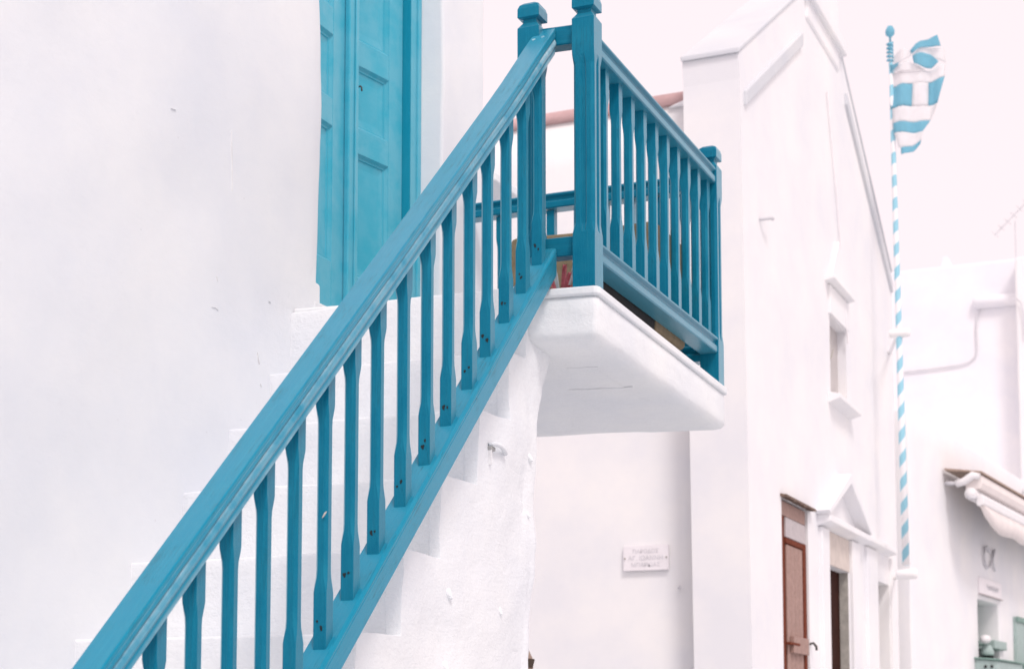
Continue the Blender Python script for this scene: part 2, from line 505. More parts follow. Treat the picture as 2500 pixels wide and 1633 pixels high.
crack([(5.331, 3.240), (5.357, 3.243), (5.377, 3.237)], 0.0030)
crack([(5.757, 3.363), (5.770, 3.363)], 0.0030)
crack([(6.087, 3.390), (6.091, 3.382)], 0.0030)
# white ledge past the far corner
mb = MB().box(FX-.5, FX+.05, 7.96, 8.6, 4.565, 4.62)
mb.build("ledge", M['wall'], house, bevel=.01)

# ------------------------------------------------------------------ masonry stairs
SX = -2.520
noses = [(5.944, 3.372), (5.761, 3.063), (5.461, 2.780), (5.171, 2.488), (4.845, 2.188), (4.545, 1.897), (4.240, 1.607),
         (3.935, 1.317), (3.630, 1.027), (3.325, .737), (3.020, .447), (2.715, .157)]
stairs = thing("staircase", (SX-.5, 4.4, 0), "whitewashed masonry staircase climbing along the house wall", "staircase")
BACK = 6.20
for k, (y, z) in enumerate(noses):
    zl = noses[k+1][1] - .02 if k + 1 < len(noses) else -.02
    mb = grid_slab([FX-.02, SX-.012], [zl, z - .004], lambda u, v: True, lambda u, v: (u, y + .005, v), (0, -1, 0), (5.93 if k else 6.10) - y, .07, .006, 2.9, .006, k*3.1)
    mb.build("step", M['stair'], stairs, bevel=.010, seg=3, ang=50, smooth=True)
def below(u, v):
    for (y, z) in noses:
        if u >= y: return v < z
    return False
mb = grid_slab([n[0] for n in noses] + [BACK], [-.05] + [n[1] for n in noses], below,
               lambda u, v: (SX, u - max(0, (u - 5.9)/.3) * (.16*max(0, min(1, (3.22 - v)/.44)) + .10*max(0, min(1, (2.78 - v)/1.0))), v), (1, 0, 0), .055, .045, .020, 3.6, .007, 8.0)
mb.build("side_wall", M['stair'], stairs, bevel=.018, seg=3, ang=50, smooth=True)
def lump(y, z, s=1.0):
    mb = MB(); rings = []
    for i in range(6):
        f = i / 5
        r = (.020 * math.sin(math.pi * (.25 + .75*f)) + .002) * s
        d = (.004 + .026 * f ** .7 * (1 - max(0, f-.8)*4)) * s
        zz = z + .032*s - .055*s*f
        rings.append([(SX - .008 + d * max(0, math.cos(t)), y + r * math.sin(t), zz) for t in [math.pi*(-.5 + q/8) for q in range(9)]] +
                     [(SX - .02, y + r, zz), (SX - .02, y - r, zz)])
    mb.loft(rings)
    mb.build("plaster_lump", M['stair'], stairs, smooth=False, bevel=.004)
for (y, z, s) in ((5.22, 2.06, 1.0), (5.66, 2.03, .9), (5.20, 1.80, .9), (5.64, 1.79, .9), (5.965, 2.66, .8), (5.94, 2.43, .7)):
    lump(y, z, s)
mb = MB().tube([(SX+.0, 5.565, 2.655), (SX+.022, 5.575, 2.657), (SX+.024, 5.62, 2.655), (SX+.024, 5.655, 2.645), (SX+.020, 5.672, 2.632)], [.008,.009,.009,.010,.010], 7)
mb.build("hook", M['stair'], stairs, smooth=True)
mb = MB().box(SX-.004, SX+.012, 5.558, 5.600, 2.632, 2.648)
mb.build("hook_hole", M['hole'], stairs, bevel=.003)
mb = MB().box(SX-.004, SX+.0135, 5.560, 5.566, 2.575, 2.634)
mb.build("hook_hole", M['crack'], stairs, bevel=.002)

# ------------------------------------------------------------------ balcony slab
def stop(x, y): return 3.335 - .034*(x + 2.24) - .0365*(y - 5.95)
balcony = thing("balcony_slab", (-2.9, 6.8, 3.1), "white plastered balcony slab with thin coping projecting past the stairs", "balcony")
def outline(inset, dz, nz=0.0, jit=0.0):
    x0, x1, y0, y1 = FX+.004, -2.222 - inset, 5.955 + inset, 7.79 - inset
    r = .02
    pts = []
    n = 14
    for i in range(n): pts.append((x0 + (x1-r-x0)*i/(n-1), y0))
    pts.append((x1 - r*.3, y0 + r*.3))
    for i in range(n): pts.append((x1, y0 + r + (y1-2*r-y0)*i/(n-1)))
    pts.append((x1 - r*.3, y1 - r*.3))
    for i in range(n): pts.append((x1 - r + (x0-x1+r)*i/(n-1), y1))
    return [(x + jit*fbm(x*4, y*4, dz*9, 2), y + jit*fbm(x*4+9, y*4, dz*9, 2), stop(x, y) + dz + jit*fbm(x*3, y*3, 5, 2)) for x, y in pts]
mb = MB()
mb.loft([outline(.018, -.036), outline(.012, -.05, jit=.004), outline(.012, -.10, jit=.008), outline(.013, -.15, jit=.008), outline(.014, -.178, jit=.010), outline(.018, -.192, jit=.010), outline(.028, -.205, jit=.009), outline(.048, -.214, jit=.008), outline(.09, -.219, jit=.006), outline(.18, -.222, jit=.006)])
mb.build("slab", M['slab'], balcony, smooth=True, bevel=.006, ang=60)
mb = MB()
mb.loft([outline(.004, -.036), outline(.0, -.030, jit=.003), outline(.0, -.006, jit=.003), outline(.005, 0)])
mb.build("coping", M['slab'], balcony, bevel=.002, ang=25)
def soffit_crack(pts):
    mb = MB(); rings = []
    for x, y in pts:
        z = stop(x, y) - .2235
        rings.append([(x, y-.0018, z+.004), (x, y+.0018, z+.004), (x, y+.0018, z-.0012), (x, y-.0018, z-.0012)])
    mb.loft(rings); mb.build("crack", M['slab_crack'], balcony)
soffit_crack([(-2.52, 6.36), (-2.47, 6.367), (-2.42, 6.358), (-2.38, 6.366)])
soffit_crack([(-2.66, 6.74), (-2.58, 6.752), (-2.50, 6.744), (-2.43, 6.757), (-2.36, 6.748)])

# ------------------------------------------------------------------ stair railing
CX = -2.465
def zs(y): return -2.2095 + .955*y                       # stringer top line
def zh(y):
    f = max(0, min(1, (y - 5.55)/.45)); return .939*y - 1.2175 + .020*f*f*(3 - 2*f)                        # handrail top line
rail = thing("stair_railing", (CX, 4.3, zs(4.3)), "sloping teal stair railing with weathered handrail and chamfered balusters", "railing")
right = [(.010, 0), (.037, 0), (.0415, 0), (.0435, -.002), (.0450, -.007), (.0450, -.018), (.0438, -.020), (.0438, -.023), (.0450, -.025), (.0450, -.036), (.0430, -.041), (.0400, -.043),
         (.0400, -.046), (.0440, -.052), (.0470, -.060), (.0480, -.068), (.0465, -.074), (.0425, -.080), (.0415, -.086), (.0425, -.092), (.0425, -.108), (.0400, -.113)]
left = [(-x, b) for x, b in reversed(right)]
def hand_ring(y, pr):
    out = []
    for x, b in pr:
        yy = min(y, 5.957) if CX + x < -2.476 else y          # left half butts against the post, right half runs on to the crossbar
        out.append((CX + x, yy + .0012*math.sin(yy*3+x*9), zh(yy) + b + .0012*math.sin(yy*2.2)))
    return out
cap_pr = right[:12] + left[-12:]
mo_pr = right[12:] + left[:-12]
ys = [2.55 + (5.998 - 2.55)*i/30 for i in range(31)]
mb = MB().loft([hand_ring(y, cap_pr) for y in ys])
hand = mb.build("handrail", M['rail'], rail)
mb = MB().loft([hand_ring(y, mo_pr) for y in ys])
o = mb.build("moulding", M['rail'], rail); o.parent = hand
o.location = Vector((0,0,0))
# bolt plugs on the top end of the handrail
for (x, y) in ((-.026, 5.935), (.010, 5.945)):
    mb = MB(); rr = []
    for dz, r in ((0, .008), (.0022, .0075), (.003, .004)):
        rr.append([(CX + x + r*math.cos(t), y + r*.72*math.sin(t), zh(y + r*.72*math.sin(t)) + dz) for t in [2*math.pi*q/10 for q in range(10)]])
    mb.loft(rr); o = mb.build("plug", M['rail'], rail); o.parent = hand; o.location = Vector((0,0,0))
sp_ = [(-.048, 0), (-.040, 0), (.0, 0), (.030, 0), (.036, 0), (.0415, -.03), (.0455, -.08), (.0475, -.13), (.0475, -.17), (.0450, -.19), (.0450, -.215), (.0470, -.235), (.0470, -.28), (.0470, -.55), (.0470, -.88), (.0470, -.94), (.044, -1), (-.048, -1)]
mb = MB().loft([[(CX + x, min(y, 5.957) if CX + x < -2.476 else y, zs(min(y, 5.957) if CX + x < -2.476 else y) + b*(.112 + .008*(y-4.2)/1.7)) for x, b in sp_] for y in ys])
mb.build("stringer", M['rail'], rail, bevel=.0015, ang=40)
mb = MB()
sh = zs(1) - zs(0)
def bal_ring(h, half, ch, shear=0.0, k=0):
    p = [(-half+ch, -half), (half-ch, -half), (half, -half+ch), (half, half-ch), (half-ch, half), (-half+ch, half), (-half, half-ch), (-half, -half+ch)]
    return [(x, y, h + shear*y) for x, y in p]
H0, H1 = .0222, .0200
mb.loft([bal_ring(-.003, H0, .0015, sh), bal_ring(.150, H0, .0015), bal_ring(.163, H0-.0002, .004), bal_ring(.196, H1, .0085), bal_ring(.22, H1-.0004, .0095),
         bal_ring(.655, H1-.0004, .0095), bal_ring(.675, H1, .0085), bal_ring(.705, H0-.0002, .004), bal_ring(.718, H0, .0015), bal_ring(.838, H0, .0015, sh)])
bal0 = mb.build("baluster", M['teal'], None, bevel=.0012, seg=1, ang=30)
bal_mesh = bal0.data
def screw_mesh(seed):
    random.seed(seed)
    m2 = MB(); pts = []
    for q in range(11):
        t = 2*math.pi*q/11; r = random.uniform(.0035, .0065)
        x, z = r*math.cos(t), r*math.sin(t)
        if math.sin(t) < -.75: z -= random.uniform(.001, .006)
        pts.append((x, 0, z))
    m2.loft([[(p[0], .001, p[2]) for p in pts], [(p[0]*.9, -.0012, p[2]*.9) for p in pts]])
    return m2
screws = [screw_mesh(s) for s in range(5)]
scr_objs = []
for m2 in screws:
    o = m2.build("screw", M['dark_rust'], None); scr_objs.append(o)
random.seed(11)
bys = [5.9, 5.738, 5.577, 5.402, 5.243, 5.075, 4.904, 4.734, 4.553, 4.388, 4.223, 4.056, 3.889, 3.721, 3.553, 3.386, 3.218, 3.05, 2.882, 2.715]
used = set()
for i, y in enumerate(bys):
    b = bal0 if i == 0 else bal0.copy()
    if i: col.objects.link(b)
    b.parent = rail
    yc = y + H0
    b.location = Vector((CX + random.uniform(-.0015, .0015), yc, zs(yc))) - rail.location
    b.rotation_euler = (0, 0, random.uniform(-.03, .03))
    if i in (0,1,2,3,4,5,6,7,8,9,10):
        for sgn in (-1, 1):
            q = random.randrange(5)
            s0 = scr_objs[q]
            s = s0 if q not in used else s0.copy()
            if q in used: col.objects.link(s)
            used.add(q)
            s.parent = b
            s.location = (sgn*.0068 + random.uniform(-.0025, .0025), -H0, .056 + random.uniform(-.012, .010))
            s.rotation_euler = (0, random.uniform(-.5, .5), 0)
            k = random.uniform(.7, 1.3); s.scale = (k, 1, k*random.uniform(.8, 1.2))
for q, o in enumerate(scr_objs):
    if q not in used:
        o.parent = rail.children[2]; o.location = (0, -H0, .05)
# a moth-like scrap of dry leaf caught on one baluster
mb = MB().loft([[(-.006,-.001,-.010),(.004,-.006,-.006),(.010,-.004,.004),(0,-.001,.002)], [(-.003,-.004,-.006),(.006,-.010,-.002),(.014,-.006,.009),(.004,-.003,.004)], [(.001,-.006,.000),(.008,-.010,.004),(.012,-.007,.010),(.006,-.005,.007)]])
o = mb.build("dry_leaf", M['stone'], None)
o.location = (CX + .012, 4.223 + .0, zs(4.24) + .385); tag(o, "tiny pale scrap of dry leaf stuck to a stair baluster", "dry leaf")

# ------------------------------------------------------------------ balcony railing
br = thing("balcony_railing", (-2.287, 6.87, 3.3), "teal balcony railing with square capped newel posts above the slab", "railing")
def post_ring(xc, yc, z, half, ch, g, d):
    """square with chamfered corners and a flute in the middle of every side"""
    base = [(-half+ch, 0), (-g, 0), (-g*.55, d), (g*.55, d), (g, 0), (half-ch, 0)]
    pts = []
    for s in range(4):
        c, sn = math.cos(s*math.pi/2), math.sin(s*math.pi/2)
        for a_, dep in base:
            x, y = a_, -half + dep
            pts.append((xc + x*c - y*sn, yc + x*sn + y*c, z))
    return pts
def newel(xc, yc, z0, parent, top=4.555, half=.048):
    mb = MB(); E = 1e-4
    R = lambda z, h, c=.0015, g=.014, d=0.0: post_ring(xc, yc, z, h, c, g*(h/half), d)
    mb.loft([R(z0, half), R(z0+.205, half), R(z0+.225, half-.0003, .004), R(z0+.235, half-.001, .007, .009, .003), R(z0+.262, half-.003, .012, .013, .0075), R(z0+.30, half-.003, .012, .014, .0085),
             R(top-.335, half-.003, .012, .014, .0085), R(top-.300, half-.003, .012, .013, .0075), R(top-.275, half-.001, .007, .008, .003), R(top-.262, half-.0003, .004), R(top-.245, half),
             R(top-.110, half), R(top-.083, half-.018), R(top-.070, half-.018)])
    p = mb.build("newel_post", M['teal'], parent, bevel=.0015, seg=1, ang=35)
    mb = MB()
    mb.loft([R(top-.070, half-.0185), R(top-.066, half-.004), R(top-.064, half), R(top-.028, half, .002), R(top-.012, half-.004, .006), R(top-.002, half-.013, .012), R(top, half-.030, .01)])
    c = mb.build("post_cap", M['teal'], parent, bevel=.002, seg=2, ang=40)
    c.parent = p; c.location = Vector((0,0,0))
    return p
newel(-2.5265, 6.008, 3.34, br)
newel(-2.287, 6.008, 3.335, br)
newel(-2.287, 7.733, 3.27, br, top=4.487)
newel(CX, 2.50, -.0, rail, top=1.35)
# rail section: (across, down)
rp = [(.030, .0), (.042, -.004), (.048, -.010), (.048, -.018), (.043, -.022), (.036, -.028), (.033, -.036), (.035, -.044), (.044, -.050), (.046, -.054), (.046, -.078), (.042, -.084)]
rp_full = rp + [(-x, z) for x, z in reversed(rp)]
def rail_y(x, y0, y1, z0, z1, name, pr=rp_full):
    mb = MB().loft([[(x + a_, y, z + b_) for a_, b_ in pr] for y, z in ((y0, z0), ((y0+y1)/2, (z0+z1)/2), (y1, z1))])
    return mb.build(name, M['teal'], br, bevel=.0015, seg=1, ang=50)
def rail_x(y, x0, x1, z0, z1, name, pr=rp_full, parent=None):
    mb = MB().loft([[(x, y - a_, z + b_) for a_, b_ in pr] for x, z in ((x0, z0), ((x0+x1)/2, (z0+z1)/2), (x1, z1))])
    return mb.build(name, M['teal'], parent or br, bevel=.0015, seg=1, ang=50)
rail_y(-2.290, 6.053, 7.688, 4.392, 4.370, "top_rail")
rail_y(-2.290, 6.053, 7.688, 3.536, 3.512, "bottom_rail")
plain = [(.031, 0), (.035, -.004), (.035, -.076), (.031, -.080), (-.031, -.080), (-.035, -.076), (-.035, -.004), (-.031, 0)]
rail_x(6.035, -2.480, -2.333, 4.446, 4.440, "crossbar", plain)
rail_x(6.035, -2.480, -2.333, 3.562, 3.560, "crossbar", plain)
rail_x(7.735, FX+.005, -2.333, 4.362, 4.352, "top_rail")
rail_x(7.735, FX+.005, -2.333, 3.500, 3.478, "bottom_rail")
mb = MB()
HB = .820
g0, g1 = .0222, .0200
mb.loft([bal_ring(-.002, g0, .0015), bal_ring(.150, g0, .0015), bal_ring(.163, g0-.0002, .004), bal_ring(.196, g1, .0085), bal_ring(.22, g1-.0004, .0095),
         bal_ring(.600, g1-.0004, .0095), bal_ring(.620, g1, .0085), bal_ring(.652, g0-.0002, .004), bal_ring(.665, g0, .0015), bal_ring(HB-.038, g0, .0015)])
bb0 = mb.build("baluster", M['teal'], None, bevel=.0012, seg=1, ang=30)
first = True
def put_bal(x, y, z):
    global first
    b = bb0 if first else bb0.copy()
    if not first: col.objects.link(b)
    first = False
    b.parent = br; b.location = Vector((x + random.uniform(-.001, .001), y, z)) - br.location
    b.rotation_euler = (0, 0, random.uniform(-.03, .03))
for i in range(10):
    y = 6.197 + .1608*i
    put_bal(-2.290, y, 3.536 - .024*(y-6.053)/1.635)
for i in range(8):
    put_bal(-2.42 - .143*i - (.01 if i > 4 else 0), 7.735, 3.48 + .014*i/8)

# ------------------------------------------------------------------ things standing on the balcony
tub = thing("storage_box", (-2.71, 7.22, 3.31), "olive brown canvas storage box on short feet behind the balcony railing", "storage box")
mb = MB(); rg = []
for z, g in ((3.395, .02), (3.41, .005), (3.60, -.004), (3.86, 0), (3.905, .004), (3.915, .02)):
    rg.append([(-3.06 + g, 7.0 + g, z), (-2.72, 6.995 + g, z - (.012 if z > 3.8 else 0)), (-2.33 - g, 7.0 + g, z), (-2.33 - g, 7.45 - g, z), (-2.72, 7.45 - g, z), (-3.06 + g, 7.45 - g, z)])
mb.loft(rg); mb.build("case", M['brown_pot'], tub, bevel=.008)
for x in (-3.0, -2.42):
    for y in (7.05, 7.38):
        mb = MB().box(x-.03, x+.03, y-.03, y+.03, stop(x, y)-.002, 3.398); mb.build("foot", M['brown_pot'], tub, bevel=.005)
crate = thing("black_trough", (-2.40, 6.68, 3.32), "black trough squeezed under the lower rail of the balcony", "trough")
mb = MB().loft([[(-2.455,6.33,3.335),(-2.345,6.33,3.332),(-2.345,6.995,3.308),(-2.455,6.995,3.31)], [(-2.47,6.31,3.50),(-2.335,6.31,3.50),(-2.335,7.010,3.50),(-2.47,7.010,3.50)]])
mb.build("tray", M['black'], crate, bevel=.006)
mb = MB().box(-2.475, -2.330, 6.305, 7.015, 3.492, 3.512)
mb.build("rim", M['black'], crate, bevel=.004)

plant = thing("pink_leaf_plant", (-2.55, 6.28, 3.35), "small plant with pink and red strap leaves behind the corner post", "plant")
mb = MB(); mb.loft([[(-2.53 + r*math.cos(t), 6.32 + r*math.sin(t), 3.352 + z) for t in [2*math.pi*q/14 for q in range(14)]] for r, z in ((.045, 0), (.058, .055), (.060, .06), (.05, .058), (.048, .04))])
mb.build("pot", M['black'], plant, smooth=True)
def leaf(x, dx, h, w, droop, m, y=6.27):
    mb = MB(); rings = []
    for i in range(9):
        f = i/8
        px = x + dx*math.sin(f*math.pi*.62)
        pz = 3.385 + h*math.sin(f*math.pi*(.5 + droop))
        ww = w*(.35 + .65*math.sin(math.pi*min(1, f*1.05+.1)))
        py = y - .055*f
        rings.append([(px - ww, py, pz), (px, py + .006, pz - .003), (px + ww, py, pz), (px, py + .008, pz - .005)])
    mb.loft(rings); mb.build("leaf", m, plant)
leaf(-2.530, -.075, .10, .010, .28, M['pink_leaf']); leaf(-2.520, -.045, .135, .011, .15, M['pink_leaf'])
leaf(-2.515, -.015, .140, .010, .18, M['white_leaf']); leaf(-2.505, .030, .135, .011, .22, M['pink_leaf'])
leaf(-2.500, .050, .10, .010, .3, M['pink_leaf']); leaf(-2.540, -.10, .04, .009, .4, M['red_leaf']); leaf(-2.52, .075, .045, .009, .4, M['red_leaf'])
leaf(-2.495, .058, .150, .009, .1, M['white_leaf'], 6.29); leaf(-2.53, -.09, .07, .009, .35, M['red_leaf'], 6.29)

# ------------------------------------------------------------------ church
KX = -3.30
church = thing("white_church", (KX, 15.2, 0), "white gabled church with arched red roof and brown door", "church")
E = .001
ops = [(13.10, 14.02, 1.0, 3.47), (14.76, 15.65, 1.0, 3.06), (17.02, 17.72, 1.2, 3.10), (15.03, 15.75, 4.70, 5.43)]
ops_w = ops
def gable_top(u):
    return min(6.80 + (u - 12.02)*.645, 6.62 + (18.25 - u)*.60, 8.75)
def in_ops(u, v):
    return any(a_ < u < b_ and c_ < v < d_ for a_, b_, c_, d_ in ops)
# front wall with real openings below the eaves, gable above
mb = grid_slab([12.06, 18.25] + [x for o_ in ops for x in o_[:2]], [-.1, 6.60] + [x for o_ in ops for x in o_[2:]], lambda u, v: not in_ops(u, v),
               lambda u, v: (KX, u + (0 if u > 12.3 else (4.6 - v)*.030*(12.3-u)/.24), v), (1,0,0), .46, .3, .0, .6, .0, 4.0)
mb.build("front_wall", M['church'], church)
mb = MB().prism([(KX-.001, 12.00, 6.60), (KX-.001, 18.25, 6.60), (KX-.001, 18.25, 6.66), (KX-.001, 15.16, 8.62), (KX-.001, 14.72, 8.62), (KX-.001, 11.98, 6.80)], (-.458, 0, 0))
mb.build("gable", M['church'], church)
mb = MB().prism([(KX+.012, 11.955, 6.79), (KX+.012, 11.955, 6.835), (KX+.012, 14.24, 8.305), (KX+.012, 14.24, 8.26)], (-.48, 0, 0)); mb.build("coping", M['weathered'], church, bevel=.012)
mb = MB().prism([(KX+.012, 18.28, 6.67), (KX+.012, 18.28, 6.715), (KX+.012, 15.78, 8.275), (KX+.012, 15.78, 8.23)], (-.48, 0, 0)); mb.build("coping", M['weathered'], church, bevel=.012)
mb = MB().prism([(KX+.030, 12.10, 6.42), (KX+.030, 12.10, 6.54), (KX+.030, 14.05, 7.79), (KX+.030, 14.05, 7.66)], (-.05, 0, 0))
mb.build("raking_moulding", M['weathered'], church, bevel=.01)
mb = MB().prism([(KX+.030, 15.9, 7.78), (KX+.030, 15.9, 7.90), (KX+.030, 18.20, 6.54), (KX+.030, 18.20, 6.42)], (-.05, 0, 0))
mb.build("raking_moulding", M['weathered'], church, bevel=.01)
mb = MB().box(KX-.42, KX+.02, 14.25, 15.62, 8.0, 10.5)
mb.build("belfry", M['church'], church, bevel=.03)
mb = MB().box(KX-.46, KX+.07, 14.18, 15.75, 8.20, 8.34)
mb.build("belfry_cornice", M['church'], church, bevel=.02)
# nave behind
mb = grid_slab([-9.5, KX-.462], [-.1, 6.64], lambda u, v: True, lambda u, v: (u, 12.43, v), (0,-1,0), 5.5, .4, .01, .5, 0, 6.0)
mb.build("nave_wall", M['nave'], church, smooth=True)
mb = MB(); rg = []
for q in range(13):
    t = math.pi*q/12
    rg.append((15.2 - 2.79*math.cos(t), 6.642 + .35*math.sin(t)**.7 + (.0 if q not in (0, 12) else 0)))
mb.loft([[(x, y, z) for y, z in rg] for x in (-9.5, KX-.50)])
mb.build("vault_roof", M['red_roof'], church, smooth=True)
mb = MB().prism([(KX-.463, 12.40, 6.62), (KX-.463, 12.40, 6.70), (-3.95, 12.40, 6.645), (-4.02, 12.40, 6.62)], (0, .25, 0))
mb.build("roof_kerb", M['church'], church, bevel=.01)

# shuttered brown door
mb = MB().box(KX-.07, KX-.035, 13.12, 14.00, 1.0, 3.455); board = mb.build("door", M['brown_wood'], church, bevel=.004); 
def sub(mb_, name, m, parent, bevel=.004, seg=2, smooth=False):
    o = mb_.build(name, m, church, bevel=bevel, seg=seg, smooth=smooth); o.parent = parent; o.location = Vector((0,0,0)); return o
sub(MB().box(KX-.034, KX-.010, 13.125, 13.21, 1.0, 3.32), "stile", M['brown_wood'], board)
sub(MB().box(KX-.034, KX-.012, 13.90, 13.99, 1.0, 3.16), "stile", M['brown_wood'], board)
sub(MB().box(KX-.034, KX-.016, 13.125, 13.99, 3.33, 3.45), "head_board", M['grey_plank'], board)
sub(MB().box(KX-.034, KX-.014, 13.30, 13.98, 3.16, 3.325), "panel", M['pale_plank'], board)
sub(MB().box(KX-.034, KX-.014, 13.30, 13.895, 3.11, 3.155), "rail", M['brown_wood'], board)
for q in range(4):
    sub(MB().box(KX-.034, KX-.020, 13.33 + .14*q, 13.46 + .14*q, 1.0, 3.10), "plank", M['grey_plank'], board)
sub(MB().box(KX-.019, KX+.015, 13.40, 13.93, 2.20, 2.34), "latch_plate", M['grey_plank'], board)
sub(MB().box(KX-.019, KX+.020, 13.25, 13.60, 2.265, 2.285), "latch_bar", M['brown_wood'], board)
mb = MB().tube([(KX-.01, 14.03, 2.30), (KX+.03, 14.03, 2.31), (KX+.05, 14.05, 2.28), (KX+.05, 14.06, 2.25)], .012, 6)
sub(mb, "hook", M['iron'], board, 0)
mb = MB().tube([(KX-.01, 14.03, 2.05), (KX+.03, 14.03, 2.06), (KX+.05, 14.04, 2.03), (KX+.03, 14.04, 1.98)], .012, 6)
sub(mb, "hook", M['iron'], board, 0)
mb = MB()
for q in range(9):
    y = 13.06 + .118*q
    mb.loft([[(KX-.05, y, 3.475), (KX-.05, y+.115, 3.475), (KX-.05, y+.115, 3.50), (KX-.05, y, 3.50)], [(KX+.055+.006*(q%2), y, 3.462-.006*(q%3)), (KX+.055+.006*(q%2), y+.115, 3.462), (KX+.055, y+.115, 3.482), (KX+.055, y, 3.482)]])
mb.build("tile_drip", M['tile_eave'], church)

# pedimented doorway
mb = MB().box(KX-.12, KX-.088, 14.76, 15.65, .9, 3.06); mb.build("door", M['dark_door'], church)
mb = MB().box(KX-.086, KX-.002, 15.642, 15.66, 1.0, 3.055); mb.build("reveal", M['grey_stone'], church)
mb = MB().box(KX-.01, KX+.012, 14.70, 15.66, 3.062, 3.37); mb.build("lintel", M['stone'], church, bevel=.006)
mb = MB().box(KX-.01, KX+.045, 15.67, 16.02, .0, 3.37); mb.build("pilaster", M['church'], church, bevel=.01)
mb = MB().box(KX-.01, KX+.040, 14.42, 14.70, .0, 3.37); mb.build("pilaster", M['church'], church, bevel=.01)
PX = KX + .12
mb = MB().prism([(KX-.01, 14.37, 3.372), (KX-.01, 14.37, 3.47), (PX, 14.37, 3.47), (PX, 14.37, 3.41)], (0, 1.82, 0)); mb.build("hood", M['church'], church, bevel=.008)
mb = MB().prism([(KX-.01, 14.37, 3.472), (KX-.01, 15.27, 3.86), (KX-.01, 15.27, 3.96), (KX-.01, 14.30, 3.50)], (.14, 0, 0)); mb.build("raking_slab", M['church'], church, bevel=.008)
mb = MB().prism([(KX-.01, 16.19, 3.472), (KX-.01, 15.275, 3.86), (KX-.01, 15.275, 3.96), (KX-.01, 16.26, 3.50)], (.14, 0, 0)); mb.build("raking_slab", M['church'], church, bevel=.008)
# third doorway
mb = MB().prism([(KX-.01, 16.30, 3.40), (KX-.01, 16.30, 3.50), (KX+.10, 16.30, 3.48), (KX+.10, 16.30, 3.43)], (0, 1.42, 0)); mb.build("hood", M['church'], church, bevel=.008)
mb = MB().box(KX-.16, KX-.13, 17.02, 17.72, 1.0, 3.1); mb.build("door", M['grey_stone'], church)
mb = MB().box(KX-.01, KX+.03, 17.74, 17.92, 0, 3.395); mb.build("pilaster", M['church'], church, bevel=.008)
mb = MB().box(KX-.01, KX+.03, 16.45, 16.98, 0, 3.395); mb.build("pilaster", M['church'], church, bevel=.008)
# window
wnd = MB().box(KX-.12, KX-.085, 15.03, 15.75, 4.70, 5.43).build("window", M['pane'], church)
sub(MB().tube([(KX-.07, 15.12, 5.15), (KX-.06, 15.25, 5.05), (KX-.06, 15.35, 5.10), (KX-.06, 15.45, 5.2)], .007, 5), "cord", M['grey_stone'], wnd, 0)
sub(MB().tube([(KX-.07, 15.14, 4.95), (KX-.06, 15.28, 5.10), (KX-.06, 15.32, 5.3)], .006, 5), "cord", M['grey_stone'], wnd, 0)
mb = MB().prism([(KX-.01, 14.86, 5.72), (KX-.01, 14.86, 5.78), (KX+.09, 14.86, 5.77), (KX+.09, 14.86, 5.74)], (0, .95, 0)); mb.build("window_hood", M['church'], church, bevel=.006)
mb = MB().prism([(KX-.01, 14.98, 5.782), (KX-.01, 15.70, 5.782), (KX-.01, 15.34, 6.22)], (.05, 0, 0)); mb.build("window_pediment", M['church'], church, bevel=.006)
mb = MB().box(KX-.01, KX+.025, 14.98, 15.80, 5.44, 5.715); mb.build("window_lintel", M['church'], church, bevel=.006)
mb = MB().prism([(KX-.01, 14.92, 4.58), (KX-.01, 14.92, 4.69), (KX+.11, 14.92, 4.66), (KX+.11, 14.92, 4.62)], (0, .98, 0)); mb.build("window_sill", M['church'], church, bevel=.006)
mb = MB().tube([(KX-.02, 12.52, 5.63), (KX+.05, 12.55, 5.64), (KX+.08, 12.62, 5.66), (KX+.07, 12.68, 5.67)], .016, 7); mb.build("bracket", M['wire'], church, smooth=True)
mb = MB().tube([(KX+.012, 15.05, 7.60), (KX+.015, 15.22, 7.1), (KX+.015, 15.40, 6.60), (KX+.015, 15.55, 6.1), (KX+.03, 15.70, 5.3)], .008, 5); mb.build("lightning_wire", M['marble'], church)
mb = MB().tube([(-3.965, 12.425, 2.69), (-3.955, 12.39, 2.685), (-3.94, 12.36, 2.69)], .012, 6); mb.build("peg", M['wire'], church)

# marble street sign on the nave wall
sign = thing("street_sign", (-4.235, 12.41, 2.94), "pale marble street sign with three lines of Greek lettering", "sign")
mb = MB().box(-4.425, -4.045, 12.395, 12.424, 2.835, 3.040); mb.build("plate", M['marble'], sign, bevel=.004)
for x in (-4.41, -4.06):
    mb = MB().tube([(x, 12.400, 2.935), (x, 12.386, 2.935)], .007, 8); mb.build("screw", M['grey_stone'], sign)
def lettering(txt, x, z, size):
    cu = bpy.data.curves.new("lettering", 'FONT'); cu.body = txt; cu.size = size; cu.align_x = 'CENTER'; cu.extrude = .001
    tmp = bpy.data.objects.new("tmp", cu); col.objects.link(tmp)
    bpy.context.view_layer.update()
    me = bpy.data.meshes.new_from_object(tmp.evaluated_get(bpy.context.evaluated_depsgraph_get()))
    bpy.data.objects.remove(tmp)
    me.materials.clear(); me.materials.append(M['letter'])
    o = bpy.data.objects.new("lettering", me); col.objects.link(o); o.parent = sign
    o.rotation_euler = (math.radians(90), 0, 0)
    o.location = Vector((x, 12.3935, z)) - sign.location
lettering("ΠΑΡΟΔΟΣ", -4.235, 2.975, .045)
lettering("ΑΓ. ΙΩΑΝΝΗ", -4.235, 2.918, .052)
lettering("ΜΠΑΡΚΙΑΣ", -4.235, 2.866, .047)

